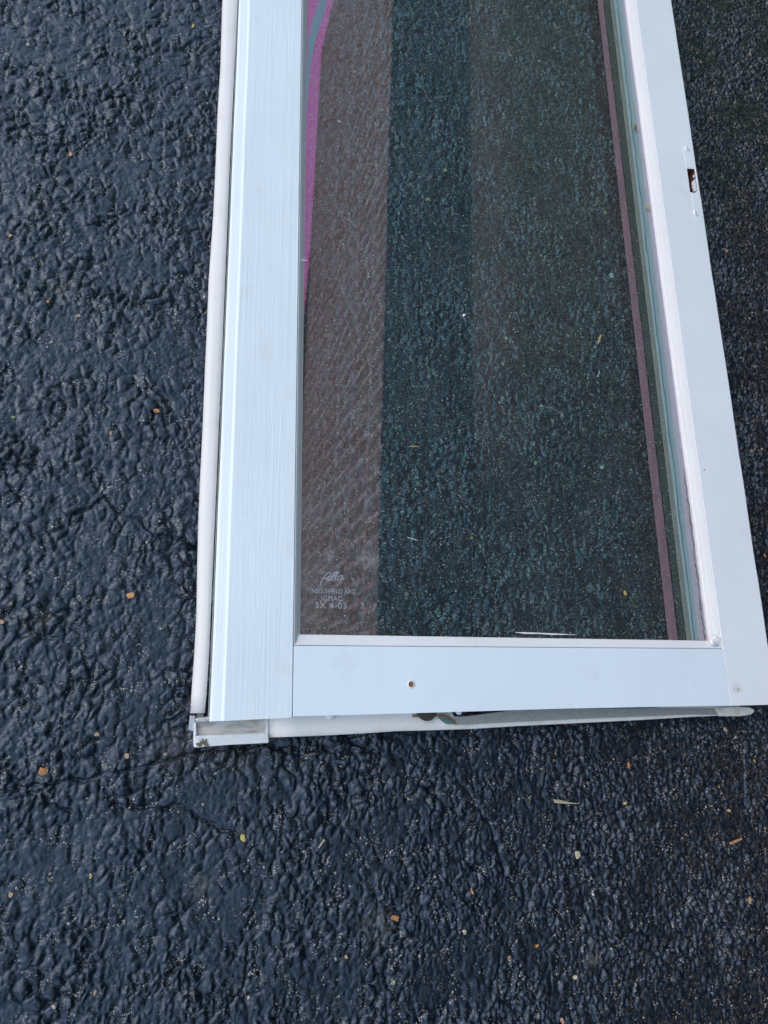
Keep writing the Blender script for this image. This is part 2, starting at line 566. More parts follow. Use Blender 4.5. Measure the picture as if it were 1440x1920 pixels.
def worley(x, y, s):
    ix = np.floor(x).astype(np.int64); iy = np.floor(y).astype(np.int64)
    f1 = np.full(x.shape, 9.0, np.float32); f2 = f1.copy(); idv = np.zeros(x.shape, np.float32); ox = idv.copy(); oy = idv.copy()
    for dx in (-1, 0, 1):
        for dy in (-1, 0, 1):
            cx = ix + dx; cy = iy + dy
            px = cx + hash2(cx, cy, s); py = cy + hash2(cx, cy, s + 5)
            d = np.sqrt((px - x) ** 2 + (py - y) ** 2)
            new = d < f1
            f2 = np.where(new, f1, np.minimum(f2, d))
            idv = np.where(new, hash2(cx, cy, s + 9), idv)
            ox = np.where(new, x - px, ox); oy = np.where(new, y - py, oy)
            f1 = np.where(new, d, f1)
    return f1, f2, idv, ox, oy


def axis_coords(a, b, step, far):
    fine = np.arange(a, b + step, step)
    ext = [];
    d = step
    x = 0
    while x < far:
        d *= 1.25
        x += d
        ext.append(x)
    ext = np.array(ext)
    return np.concatenate([a - ext[::-1], fine, fine[-1] + ext])


def asphalt_height(X, Y):
    wx = X + 0.007 * fbm(X * 38, Y * 38, 3, 3); wy = Y + 0.007 * fbm(X * 38, Y * 38, 31, 3)
    right = np.clip((X - 0.15) / 0.8, 0, 1)            # coarser, rougher grain towards the right
    lowv = fbm(X * 7, Y * 7, 77, 3)
    rough = np.clip(0.8 + 1.0 * lowv, 0.35, 1.35)
    # rounded lumps with sharp valleys (sealer over coarse stone)
    n1 = np.abs(fbm(wx * 30, wy * 25, 11, 2, 0.4))
    n2 = np.abs(fbm(wx * 74, wy * 60, 29, 2, 0.45))
    n3 = np.abs(vnoise(X * 150, Y * 130, 43))
    fine_m = np.clip(0.26 + 1.6 * fbm(X * 9, Y * 9, 131, 2) + 0.55 * right + np.clip(-Y * 0.8, 0, 0.4), 0.12, 1.15)
    h = 0.0060 * (1 - 0.5 * right) * np.minimum(n1, 0.40) + 0.0030 * fine_m * np.minimum(n2, 0.40) + 0.0020 * fine_m * n3
    # big stones: rounded domes, each with its own height and lean
    f1, f2, idv, fx_, fy_ = worley(wx / 0.0175, wy / 0.0200, 11)
    e = f2 - f1
    t1 = (idv * 7.13) % 1.0 - 0.5; t2 = (idv * 13.7) % 1.0 - 0.5
    soft = np.clip(e / 0.35, 0, 1); soft = soft * soft * (3 - 2 * soft)
    big = (1 - 0.45 * right) * np.clip(0.75 + 1.2 * fbm(X * 12, Y * 12, 171, 2), 0.25, 1.2)
    h = h + big * soft * (0.0030 * (t1 * fx_ + t2 * fy_) * 2 + 0.0028 * np.clip(1 - (f1 / 0.75) ** 2, 0, 1) * (0.5 + idv))
    deep = np.clip(fbm(X * 21, Y * 19, 91, 2) * 3.4 - 0.15, 0, 1)
    pit = np.exp(-(e / 0.14) ** 2) * deep
    # small pebbles between and on them
    g1, g2, idg, gx_, gy_ = worley(wx / 0.0088, wy / 0.0125, 23)
    u1 = (idg * 7.13) % 1.0 - 0.5; u2 = (idg * 13.7) % 1.0 - 0.5
    gs = np.clip((g2 - g1) / 0.35, 0, 1); gs = gs * gs * (3 - 2 * gs)
    h = h + fine_m * gs * (0.0020 * (u1 * gx_ + u2 * gy_) * 2 + 0.0021 * np.clip(1 - (g1 / 0.75) ** 2, 0, 1) * (0.3 + 1.2 * idg))
    pit2 = np.exp(-((g2 - g1) / 0.16) ** 2) * np.clip(fbm(X * 35, Y * 31, 95, 2) * 3.0 + 0.8 * right - 0.15, 0, 1)
    h = (h - 0.0050 * pit * (1 - 0.4 * right) - 0.0018 * pit2) * rough
    h = h + 0.0016 * fbm(X * 13, Y * 11, 41, 2, 0.5) + 0.0008 * fbm(X * 220, Y * 200, 51, 2, 0.6)
    global PIT
    PIT = np.clip(pit + 0.8 * pit2 + np.clip(0.10 - n1, 0, 1) * 4 * deep, 0, 1)
    # hairline cracks and trowel lines where the photograph has them
    for line, wd, dp in (([(0, 1478), (60, 1472), (120, 1468), (190, 1452), (260, 1440), (330, 1420), (400, 1408), (500, 1392)], 0.0022, 0.0026),
                         ([(500, 1402), (600, 1407), (690, 1408), (760, 1424), (800, 1440)], 0.0018, 0.0022),
                         ([(862, 1470), (890, 1500), (915, 1545), (935, 1590), (948, 1640)], 0.0022, 0.0022),
                         ([(1392, 1350), (1394, 1420), (1396, 1530)], 0.0012, 0.0014),
                         ([(163, 425), (185, 420), (205, 410), (230, 400), (245, 395)], 0.0016, 0.0022),
                         ([(1, 1240), (40, 1190), (105, 1150), (130, 1145)], 0.0025, 0.002),
                         ([(140, 962), (170, 950), (200, 935), (230, 965), (262, 975), (290, 1005), (340, 1010), (372, 1035)], 0.0022, 0.0026),
                         ([(220, 1510), (290, 1512), (345, 1512), (372, 1535), (420, 1552), (455, 1570)], 0.0022, 0.0026),
                         ([(80, 1480), (98, 1510), (130, 1525)], 0.002, 0.0025)):
        P = [at(px, py, 0) for px, py in line]
        dmin = np.full(X.shape, 1.0)
        for a, b in zip(P, P[1:]):
            vx, vy = b.x - a.x, b.y - a.y
            t = np.clip(((wx - a.x) * vx + (wy - a.y) * vy) / (vx * vx + vy * vy), 0, 1)
            dmin = np.minimum(dmin, np.hypot(wx - a.x - t * vx, wy - a.y - t * vy))
        h = h - 1.9 * dp * np.exp(-(dmin / wd) ** 2)
    return h


xs = axis_coords(-0.36, 1.42, 0.0017, 40)
ys = axis_coords(-0.55, 1.72, 0.0017, 40)
X, Y = np.meshgrid(xs, ys)
fade = np.clip(1 - np.maximum.reduce([(-0.36 - X), (X - 1.42), (-0.55 - Y), (Y - 1.72), np.zeros_like(X)]) / 0.6, 0, 1)
Z = asphalt_height(X.astype(np.float64), Y.astype(np.float64)) * fade
ny, nx = X.shape
me = bpy.data.meshes.new('asphalt_ground')
nv = nx * ny
co_ = np.empty((nv, 3), np.float32)
co_[:, 0] = X.ravel(); co_[:, 1] = Y.ravel(); co_[:, 2] = Z.ravel()
idx = np.arange(nv, dtype=np.int32).reshape(ny, nx)
q = np.stack([idx[:-1, :-1], idx[:-1, 1:], idx[1:, 1:], idx[1:, :-1]], -1).reshape(-1, 4)
nf = len(q)
me.vertices.add(nv); me.vertices.foreach_set('co', co_.ravel())
me.loops.add(nf * 4); me.loops.foreach_set('vertex_index', q.ravel())
me.polygons.add(nf)
me.polygons.foreach_set('loop_start', np.arange(0, nf * 4, 4, dtype=np.int32))
me.polygons.foreach_set('use_smooth', np.ones(nf, dtype=bool))
me.update(calc_edges=True)
at_ = me.attributes.new('pit', 'FLOAT', 'POINT')
at_.data.foreach_set('value', (PIT * fade).astype(np.float32).ravel())
ground = link('asphalt_ground', me, ASPHALT)
tag(ground, 'black sealed lumpy asphalt drive under the white sash', None, None, 'structure')
del ground['label']


def ground_z(x, y):
    i = int(np.clip(np.searchsorted(xs, x), 0, nx - 1)); j = int(np.clip(np.searchsorted(ys, y), 0, ny - 1))
    return float(Z[j, i])


# ------------------------------------------------------------------ the house beside the drive (seen mirrored in the glass)
house = bpy.data.objects.new('shingled_house', None)
COL.objects.link(house)
house.location = (1.40, 0, 0)
house.rotation_euler = (0, 0, -math.atan(0.043))
tag(house, 'brown shingled house beside the drive, mirrored in the sash glass', 'house')
YN, YF = -9.0, 9.9
zl, ze = 3.88 + T, 7.9 + T
link_bm = lambda n, b, m: obj(n, b, m, house)
link_bm('wall', box_bm(0.0, 0.30, YN, YF, zl, ze - 0.10), BRICK)
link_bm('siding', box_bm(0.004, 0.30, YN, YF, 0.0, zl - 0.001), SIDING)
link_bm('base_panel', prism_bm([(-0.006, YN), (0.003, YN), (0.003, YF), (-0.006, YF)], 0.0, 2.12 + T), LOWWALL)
link_bm('fascia', prism_bm([(-0.09, YN), (0.32, YN), (0.32, 6.3), (0.0, 6.3), (-0.09, 4.0)], ze - 0.097, ze + 0.1), SOFFIT)
link_bm('eave_board', box_bm(0.0, 0.32, 6.303, YF, ze - 0.097, ze + 0.0), BRICK)

# ------------------------------------------------------------------ the sash
sash = bpy.data.objects.new('window_sash', None)
COL.objects.link(sash)
sash.location = (0, 0, 0)
tag(sash, 'white painted wooden window sash with coated glass lying on black asphalt', 'window sash')
YT = 2.15                       # far end, beyond the frame
ZB = 0.012                      # underside of the sash
GZ = T - 0.012                  # top glass
XL0, XL1 = 0.0745, 0.1685       # left stile face
XR0, XR1 = 0.8965, 0.9925
YB, YG = -0.030, 0.067          # rail face
TILT = -0.0022


def wobble_edge(x, y0, y1, step, amp, seed):
    """points along y with a tiny unevenness"""
    n = max(2, int(abs(y1 - y0) / step))
    return [(x + amp * float(fbm(np.array([y0 + (y1 - y0) * i / n]) * 9, np.array([seed * 3.7]), seed, 3)[0]), y0 + (y1 - y0) * i / n) for i in range(n + 1)]


# left stile: flat face, then a rounded rebate on its outer side
def stile_section(y, x0, x1, prof):
    return [Vector((x, y, z)) for x, z in prof]


secs = []
ny_ = 60
for k in range(ny_ + 1):
    y = -0.0315 + (YT + 0.0315) * (k / ny_)
    wv = 0.0006 * float(fbm(np.array([y * 6.0]), np.array([2.2]), 5, 3)[0])
    prof = [(0.0590 + wv, ZB), (0.0590 + wv, T - 0.0060), (0.0598 + wv, T - 0.0042), (0.0622 + wv, T - 0.0034), (0.0715 + wv, T - 0.0018), (0.0735 + wv, T - 0.0014), (0.0768 + wv, T - 0.0001),
            (0.0775, T), (XL1 - 0.0012, T), (XL1, T - 0.0010), (XL1, ZB)]
    if k == 0:
        e0, e1 = at(402, 1352.5, T), at(550, 1345.5, T)
        secs.append([Vector((x, e0.y + (e1.y - e0.y) * (x - e0.x) / (e1.x - e0.x), z)) for x, z in prof])
    else:
        secs.append([Vector((x, y, z)) for x, z in prof])
o = obj('stile', sweep_bm(secs), PAINT_V, sash)
o['label'] = 'wide left stile with brush marks'

# right stile with the lock slot
slot_c = at(1294, 343, T)
sl = [at(1288, 316, T), at(1302, 317, T), at(1308, 358, T), at(1302, 362, T), at(1294, 360, T)]
outer = wobble_edge(XR1, at(1400, 1322.5, T).y, YT, 0.02, 0.0012, 8)
rs = bmesh.new()
secs = []
for i, (xe, y) in enumerate(outer):
    secs.append([Vector(p) for p in ((XR0, y, ZB), (XR0, y, T - 0.0001), (XR0 + 0.0008, y, T), (xe - 0.0025, y, T), (xe - 0.0006, y, T - 0.0010), (xe, y, T - 0.0030), (xe, y, ZB))])
rst = obj('stile', sweep_bm(secs), [PAINT_R, RAWRED], sash)
cut = obj('cutter', prism_bm([(p.x, p.y) for p in sl], T - 0.022, T + 0.01), RAWRED)
boolean_cut(rst, [cut])
rst['label'] = 'narrow right stile with empty lock slot'

# bottom rail with the drilled hole
ry0 = [(XL1 + 0.0006, YB + 0.0005)]
rail = obj('rail', prism_bm([(XL1 + 0.0007, at(551, 1343.5, T).y)] + [tuple(at(x_, y_, T))[:2] for x_, y_ in ((680, 1340), (800, 1336.5), (930, 1332.5), (1060, 1328.5), (1220, 1325.5))] + [(XR0 - 0.0007, at(1381, 1323, T).y), (XR0 - 0.0007, 0.0625), (XL1 + 0.0007, YG)], ZB, T - 0.0004, 0.0006, 2), [PAINT_H, RAW], sash)
hc = at(771, 1283, T)
cut = obj('cutter', cyl_bm((hc.x, hc.y), 0.0042, 0.0042, T - 0.005, T + 0.01, 20), RAW)
boolean_cut(rail, [cut])
ring = bmesh.new()
for r0, r1, z0, z1 in ((0.0042, 0.0066, T + 0.0004, T - 0.0003),):
    n = 24
    a = [ring.verts.new((hc.x + r0 * math.cos(6.2832 * i / n), hc.y + r0 * math.sin(6.2832 * i / n), z0)) for i in range(n)]
    b = [ring.verts.new((hc.x + (r1 + 0.001 * random.random()) * math.cos(6.2832 * i / n), hc.y + r1 * math.sin(6.2832 * i / n), z1)) for i in range(n)]
    for i in range(n):
        ring.faces.new((a[i], a[(i + 1) % n], b[(i + 1) % n], b[i]))
obj('hole_rim', ring, WHITEP, rail, True)
# a second rail closes the sash beyond the frame
obj('rail', box_bm(XL1 + 0.0007, XR0 - 0.0007, YT - 0.12, YT - 0.001, ZB, T - 0.0004, 0.001), PAINT_H, sash)
YTG = YT - 0.121

# glazing beads (left, right, bottom): sloping from the face to the glass
gx0, gx1, gy0, gy1 = 0.1795, 0.8795, 0.0835, 0.0765


def bead_v(xa, xb, y0, y1, m, name='glazing_bead', wob=0.0):
    secs = []
    n = 70
    for k in range(n + 1):
        y = y0 + (y1 - y0) * k / n
        s = 1 if xb > xa else -1
        e = wob * float(fbm(np.array([y * 14.0]), np.array([4.2]), 15, 4)[0])
        secs.append([Vector(p) for p in ((xa, y, ZB + 0.01), (xa, y, T - 0.0018), (xa + s * 0.0010, y, T - 0.0014),
                                         (xa + (xb - xa) * 0.50, y, T - 0.0048), (xa + (xb - xa) * 0.60, y, T - 0.0059),
                                         (xb - s * 0.0020 + e, y, T - 0.0082), (xb + e, y, T - 0.0098), (xb + e, y, GZ + 0.0004), (xb + e, y, ZB + 0.01))])
    return obj(name, sweep_bm(secs), m, sash)


bead_v(XL1 + 0.0004, gx0, 0.0705, YTG, BEAD)
b2 = bead_v(XR0 - 0.0004, gx1, 0.066, YTG, BEAD, wob=0.0008)
b2['label'] = 'wide right glazing bead with cracked inner edge'
secs = []
for k in range(41):
    t = k / 40
    x = XL1 + 0.0008 + (XR0 - XL1 - 0.0016) * t
    ya = YG + (0.0625 - YG) * t + 0.0008
    yb = gy0 + (gy1 - gy0) * t
    secs.append([Vector(p) for p in ((x, ya, ZB + 0.011), (x, ya, T - 0.0020), (x, ya + 0.001, T - 0.0016), (x, ya + (yb - ya) * 0.45, T - 0.0052),
                                     (x, ya + (yb - ya) * 0.62, T - 0.0056), (x, yb - 0.0010, T - 0.0075), (x, yb, T - 0.0090), (x, yb, ZB + 0.011))])
obj('glazing_bead', sweep_bm(secs), BEADX, sash)

# insulating glass: dusty coated upper pane, clear lower pane
pane = obj('glass_pane', prism_bm([(gx0 - 0.004, gy0 - 0.004), (gx1 + 0.004, gy1 - 0.004), (gx1 + 0.004, YTG), (gx0 - 0.004, YTG)], GZ - 0.0001, GZ), GLASS, sash)
# keep the single top face so that the coating mirrors only once
bm = bmesh.new(); bm.from_mesh(pane.data)
bmesh.ops.delete(bm, geom=[f for f in bm.faces if f.normal.z < 0.5], context='FACES')
bm.to_mesh(pane.data); bm.free()
pane['label'] = 'dusty coated upper glass pane with magenta tinged reflection'
LZ = GZ - 0.026
lower = bmesh.new()
lower.faces.new([lower.verts.new(p) for p in ((gx0 - 0.004, gy0 - 0.004, LZ), (gx1 + 0.004, gy1 - 0.004, LZ), (gx1 + 0.004, YTG, LZ), (gx0 - 0.004, YTG, LZ))])
lp = obj('glass_pane', lower, GLASS2, sash)
lp['label'] = 'clear lower glass pane'

# spacer bar, and right edge double reflections painted as coloured strips
DZ = (CAMZ - (GZ - 0.003))


def strip_px(name, pl, m, zt, th=0.0015, wob=0.0, seed=3, parent=sash):
    """strip whose left/right edges pass through the photograph's edges; pl = [(y_px, xleft, xright)...] at height zt"""
    L = [at(a, y, zt) for y, a, b in pl]; Rr = [at(b, y, zt) for y, a, b in pl]
    xl = np.polyfit([v.y for v in L], [v.x for v in L], 1); xr = np.polyfit([v.y for v in Rr], [v.x for v in Rr], 1)
    secs = []
    n = 160 if wob else 40
    for k in range(n + 1):
        y = 0.078 + (YTG - 0.078) * k / n
        e = wob * float(fbm(np.array([y * 22.0]), np.array([seed * 1.3]), seed, 4)[0]) if wob else 0
        a = xl[0] * y + xl[1] + e; b = xr[0] * y + xr[1] + e * 0.6
        secs.append([Vector(p) for p in ((a, y, zt - th), (a, y, zt), (b, y, zt), (b, y, zt - th))])
    return obj(name, sweep_bm(secs), m, parent)


z3 = GZ - 0.004
sp = strip_px('spacer_bar', [(0, 1152, 1172), (300, 1189, 1210), (700, 1238, 1259), (1050, 1280, 1304)], SPACER, z3, 0.022)
strip_px('reflected_line', [(0, 1145, 1152), (300, 1182, 1189), (700, 1230, 1237.5), (1050, 1271, 1279)], SP_BEIGE, z3 - 0.0015, 0.004)
strip_px('reflected_line', [(0, 1167, 1175), (300, 1204.5, 1214), (700, 1252, 1262), (1050, 1294, 1307)], SP_MAUVE, z3 + 0.0006, 0.0005)  # bead mirrored in the upper pane, painted as a mauve strip
strip_px('butyl_bead', [(0, 1156, 1157.2), (300, 1193, 1194.4), (700, 1241, 1242.6), (1050, 1283, 1284.6)], BUTYL, z3 + 0.0011, 0.001, 0.0035, 4, sp)
strip_px('reflected_line', [(0, 1133, 1145), (300, 1169, 1182), (700, 1216, 1230), (1050, 1258, 1271)], SP_GREEN, z3 - 0.004, 0.002)
pk = strip_px('edge_reflection', [(0, 1120, 1130.5), (300, 1155.5, 1165.5), (700, 1200, 1212.5), (1050, 1236, 1253.5)], SP_PINK, z3 - 0.006, 0.001)  # mirrored white stop painted as a solid pink strip
pk['label'] = 'dull pink painted reflection strip along the right edge of the glass'

# slate blue double reflection painted as a curved band, far left
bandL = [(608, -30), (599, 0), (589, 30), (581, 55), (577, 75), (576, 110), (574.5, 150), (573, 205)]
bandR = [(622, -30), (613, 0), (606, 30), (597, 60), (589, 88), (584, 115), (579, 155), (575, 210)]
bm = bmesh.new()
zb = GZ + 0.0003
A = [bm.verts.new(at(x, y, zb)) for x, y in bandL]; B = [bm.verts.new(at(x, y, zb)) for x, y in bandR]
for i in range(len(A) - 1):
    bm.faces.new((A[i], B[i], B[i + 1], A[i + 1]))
obj('reflection_band', bm, BLUE_REFL, pane)


# etched marking in the glass corner
def text_mesh(s, size, shear=0.0):
    c = bpy.data.curves.new('txt', 'FONT')
    c.body = s; c.size = size; c.shear = shear; c.align_x = 'CENTER'; c.align_y = 'CENTER'
    c.space_character = 1.12
    o = bpy.data.objects.new('txt', c); COL.objects.link(o)
    dg = bpy.context.evaluated_depsgraph_get(); dg.update()
    m = bpy.data.meshes.new_from_object(o.evaluated_get(dg))
    bpy.data.objects.remove(o)
    return m


ze_ = GZ + 0.0005
mark = bmesh.new()
for s, px, py, size in (('INSULSHIELD ARG', 624, 1109, 0.0098), ('IGMAC', 622, 1122.5, 0.0112), ('SX 4-03', 621, 1136, 0.0122)):
    m = text_mesh(s, size)
    c = at(px, py, ze_)
    wdt = max(v.co.x for v in m.vertices) - min(v.co.x for v in m.vertices)
    tgt = {'I': 0.066, 'S': 0.046}[s[0]] if s != 'IGMAC' else 0.031
    for v in m.vertices:
        v.co.x *= tgt / wdt
    m.transform(Matrix.Translation(c))
    mark.from_mesh(m)
obj('etched_mark', mark, ETCH, pane)
# script word above it, drawn as strokes
logo = bmesh.new()
strokes = [
    [(600, 1098), (603, 1090), (607, 1082), (612, 1076), (617, 1073), (620, 1075), (619, 1080), (613, 1084), (607, 1086)],
    [(602, 1076), (605, 1073), (609, 1072)],
    [(613, 1088), (617, 1086), (619, 1082), (616, 1081), (613, 1085), (614, 1089), (618, 1088), (621, 1085)],
    [(621, 1085), (626, 1079), (629, 1073), (627, 1072), (623, 1079), (621, 1086), (623, 1089), (627, 1086)],
    [(627, 1086), (632, 1079), (635, 1073), (633, 1072), (629, 1079), (627, 1086), (629, 1089), (633, 1086)],
    [(642, 1080), (638, 1079), (634, 1083), (633, 1087), (636, 1088), (640, 1084), (643, 1079), (640, 1086), (642, 1088), (645, 1084)]]
for st in strokes:
    tube_bm([at(x, y, ze_ + 0.0002) for x, y in st], 0.00075, 5, logo, 0.15)
obj('etched_logo', logo, ETCH, pane)

# ---- vinyl edge strip down the left side
finL = [(-60, 419.5), (0, 417), (120, 413.5), (200, 408.5), (300, 404.6), (400, 400), (520, 391.5), (600, 388.5), (700, 384), (800, 380), (880, 376), (960, 372.5), (1050, 370), (1150, 368.5), (1230, 364), (1300, 359), (1345, 357)]
secs = []
yy = [-60, 0, 60, 120, 200, 300, 400, 520, 600, 700, 800, 880, 960, 1050, 1150, 1230, 1300, 1337]
def interp(tab, y):
    return float(np.interp(y, [t[0] for t in tab], [t[1] for t in tab]))
finR = [(-60, 448), (0, 446), (300, 431.5), (700, 415), (1150, 395.5), (1250, 391), (1300, 387.5), (1335, 385.5), (1345, 378)]
zt = T - 0.012
for y in yy:
    a = at(interp(finL, y), y, zt - 0.012); b = at(interp(finR, y), y, zt)
    yv = b.y
    wv = 0.0010 * math.sin(y * 0.021) + 0.0007 * math.sin(y * 0.057)
    xs_ = [a.x, a.x + 0.0012, a.x + 0.004, (a.x * 0.6 + b.x * 0.4), (a.x * .3 + b.x * .7), b.x - 0.0015, b.x]
    zs_ = [zt - 0.013, zt - 0.0085, zt - 0.0055 + wv, zt - 0.0025 + wv * 0.8, zt - 0.0006 + wv * 0.4, zt, zt - 0.002]
    secs.append([Vector((x, yv, z)) for x, z in zip(xs_, zs_)] + [Vector((b.x, yv, zt - 0.005)), Vector((a.x + 0.004, yv, zt - 0.012)), Vector((a.x, yv, zt - 0.016))])
lastb = secs[0]
secs.insert(0, [v + Vector((0.0035, 0.95, 0)) for v in lastb])
fin = obj('edge_strip', sweep_bm(secs), VINYL, sash, True)
fin['label'] = 'curling off white vinyl strip along the left side'
# pale clip below the strip's end
obj('strip_end_clip', prism_bm([tuple(at(x, y, 0.035))[:2] for x, y in ((357, 1342), (366, 1342), (365.5, 1372), (354.5, 1369))], 0.008, 0.035, 0.001), mat_plain('pale_grey_plastic', (0.42, 0.47, 0.50), 0.5), sash)

# ---- vinyl strip beneath the bottom rail
zf = T - 0.020
low = [(498, 1383), (560, 1381), (620, 1378.5), (700, 1374), (740, 1371), (800, 1369.5), (825, 1368.7), (850, 1368), (880, 1367), (920, 1364.5), (960, 1362), (1080, 1356), (1200, 1350), (1300, 1344), (1345, 1342), (1385, 1341)]
secs = []
for x, y in low:
    p = at(x, y, zf - 0.010)
    up = at(x, 1325, zf)
    yi = 0.004 if x < 835 else at(x, float(np.interp(x, [850, 900, 990], [1348, 1343, 1330])), zf).y
    yi = max(yi, p.y + 0.0185)
    secs.append([Vector(v) for v in ((p.x, p.y, zf - 0.014), (p.x, p.y, zf - 0.0085), (p.x, p.y + 0.0012, zf - 0.0070), (p.x, p.y + 0.008, zf - 0.0045), (p.x, p.y + 0.018, zf - 0.004), (p.x, yi, zf - 0.004), (p.x, yi, zf - 0.014))])
bf = obj('bottom_strip', sweep_bm(secs), VINYL2, sash, True)
bf['label'] = 'off white vinyl strip below the bottom rail'

# ---- corner bracket: grimy channel and chalky lip
zc = 0.034
ch = obj('corner_bracket', prism_bm([tuple(at(x, y, zc))[:2] for x, y in ((366, 1354), (502, 1346), (502.5, 1382), (366, 1386))], 0.006, zc, 0.0006), BR_TOP, sash)
ch['label'] = 'grimy corner bracket at the lower left'
zlp = zc + 0.006
obj('bracket_lip', prism_bm([tuple(at(x, y, zlp))[:2] for x, y in ((364, 1380), (503, 1373.5), (504, 1393), (430, 1396.5), (364.5, 1402))], 0.004, zlp, 0.0009), BR_LIP, ch)
obj('bracket_end', prism_bm([tuple(at(x, y, zlp))[:2] for x, y in ((499, 1350), (503.5, 1349), (503.5, 1372.5), (500, 1372.5))], 0.006, zlp - 0.0005, 0.0004), BR_LIP, ch)
obj('bracket_end', prism_bm([tuple(at(x, y, zlp))[:2] for x, y in ((364, 1356), (368, 1354), (368.5, 1379), (364, 1379.5))], 0.006, zlp - 0.0005, 0.0006), BR_LIP, ch)
st = bmesh.new()
c0 = at(381, 1392, zlp)
for k in range(60):
    a = random.uniform(-0.3, math.pi + 0.3); r = random.uniform(0.004, 0.0105)
    p = c0 + Vector((math.cos(a) * r * 0.35, -0.004 + math.sin(a) * r * 0.35, 0.0004))
    e = c0 + Vector((math.cos(a) * r, -0.004 + math.sin(a) * r, 0.0006))
    tube_bm([p, e], [0.0006, 0.0002], 4, st, 0.6)
obj('grit_stain', st, STAIN, ch)
# steel pin at the corner
pin = obj('corner_pin', prism_bm([tuple(at(x, y, T - 0.008))[:2] for x, y in ((366, 1349), (372, 1345.5), (390, 1344), (402, 1347), (402, 1352), (384, 1353.5), (368, 1354))], 0.02, T - 0.008, 0.0012), STEEL, ch, True)

# ---- operator bar below the rail: flat grey bar, cranked end, round pad
zb_ = zf + 0.000
barT = [(846, 1333), (1000, 1332), (1200, 1329), (1345, 1326), (1385, 1324)]
secs = []
for x, yl in ((853, 1358), (870, 1358.5), (960, 1354), (1080, 1348), (1200, 1343.5), (1300, 1339.5), (1345, 1340.5)):
    p = at(x, yl, zb_)
    secs.append([Vector(v) for v in ((p.x, p.y, zb_ - 0.003), (p.x, p.y, zb_ - 0.0004), (p.x, p.y + 0.0006, zb_), (p.x, p.y + 0.0042, zb_ - 0.0006), (p.x, at(x, float(np.interp(x, [853, 900, 990], [1346, 1340, 1328])), zb_).y, zb_ - 0.0008), (p.x, at(x, float(np.interp(x, [853, 900, 990], [1346, 1340, 1328])), zb_).y, zb_ - 0.003))])
bar = obj('operator_bar', sweep_bm(secs), TAPE, sash)
crank = [(774, 1339.5, 1344.5, 0.004), (800, 1339, 1344.5, 0.004), (820, 1338.5, 1343.5, 0.004), (832, 1338.8, 1344, 0.0035), (840, 1341, 1347.5, 0.003), (848, 1347, 1353.5, 0.002), (856, 1356, 1359.5, 0.001)]
secs = []
for x, ya, yb, dz in crank:
    zz = zb_ + dz
    p = at(x, yb, zz); p2 = at(x, ya, zz)
    secs.append([Vector(v) for v in ((p.x, p.y, zz - 0.003), (p.x, p.y, zz), (p2.x, p2.y, zz), (p2.x, p2.y, zz - 0.003))])
obj('cranked_end', sweep_bm(secs), RUST, bar)
pc = at(800, 1340, zb_ + 0.003)
pb = bmesh.new()
cyl_bm((pc.x, pc.y + 0.007), 0.0150, 0.0160, zb_ - 0.001, zb_ + 0.005, 28, pb)
obj('round_pad', pb, DARKM, bar)
vp = [tuple(at(x, y, zb_ - 0.0012))[:2] for x, y in ((822, 1345), (842, 1347), (852, 1358), (838, 1358), (829, 1352))]
obj('verdigris_flake', prism_bm(vp, zb_ - 0.006, zb_ - 0.0012), VERD, bar)
bc = [at(x, y, zb_) for x, y in ((1340, 1327), (1385, 1325), (1405, 1326), (1413, 1330), (1414, 1335), (1408, 1340), (1385, 1343), (1350, 1343))]
ec = obj('bar_end_cap', prism_bm([(p.x, p.y) for p in bc], zb_ - 0.006, zb_ + 0.001, 0.0012), mat_grime('tan_stained_plastic', (0.62, 0.61, 0.57), (0.42, 0.33, 0.22), 0.7, 45, 0.4), bar)
for (x, y, r, mm, nm) in ((622, 1345, 0.0075, WHITEP, 'plastic_bump'), (862, 1339.5, 0.005, WHITEP, 'plastic_bump')):
    c = at(x, y, zf)
    b_ = bmesh.new()
    bmesh.ops.create_uvsphere(b_, u_segments=20, v_segments=10, radius=1.0, matrix=Matrix.Translation((c.x, c.y + 0.003, zf - 0.003)) @ Matrix.Diagonal((r, r * 0.8, r * 0.55, 1)))
    obj(nm, b_, mm, sash, True)

# ---- lock keeper plate with screws on the right stile
pl = [(1281, 262), (1287, 262), (1293, 268), (1301, 300), (1314, 395), (1316, 413), (1311, 416), (1303, 412), (1298, 398)]
pl = [(1280, 268), (1284, 262), (1290, 263), (1295, 272), (1302, 312), (1304, 316), (1308, 345), (1317, 405), (1316, 414), (1310, 414), (1303, 408), (1296, 364), (1303, 362), (1309, 359), (1303, 315), (1287, 314)]
kp = obj('keeper_plate', prism_bm([tuple(at(x, y, T))[:2] for x, y in pl], T - 0.002, T + 0.0004), PAINT_R, sash)
for x, y in ((1287.5, 279), (1303.5, 400)):
    c = at(x, y, T)
    b_ = cyl_bm((c.x, c.y), 0.0056, 0.0042, T + 0.0010, T + 0.0021, 22)
    s = obj('screw', b_, PAINT_R, kp)
    x_ = bmesh.new()
    box_bm(c.x - 0.0020, c.x + 0.0020, c.y - 0.0004, c.y + 0.0004, T + 0.0020, T + 0.00225, 0, x_)
    box_bm(c.x - 0.0004, c.x + 0.0004, c.y - 0.0020, c.y + 0.0020, T + 0.0020, T + 0.00235, 0, x_)
    obj('screw_slot', x_, DARKM, s)
# torn paint edge inside the slot
b_ = bmesh.new()
ch_ = [(1303, 316), (1305, 322), (1301, 328), (1304, 334), (1299, 340), (1300, 350), (1303, 358), (1308, 359), (1306, 330)]
prism_bm([tuple(at(x, y, T - 0.002))[:2] for x, y in ch_], T - 0.006, T - 0.0015, 0, 2, b_)
obj('torn_edge', b_, BR_LIP, rst)
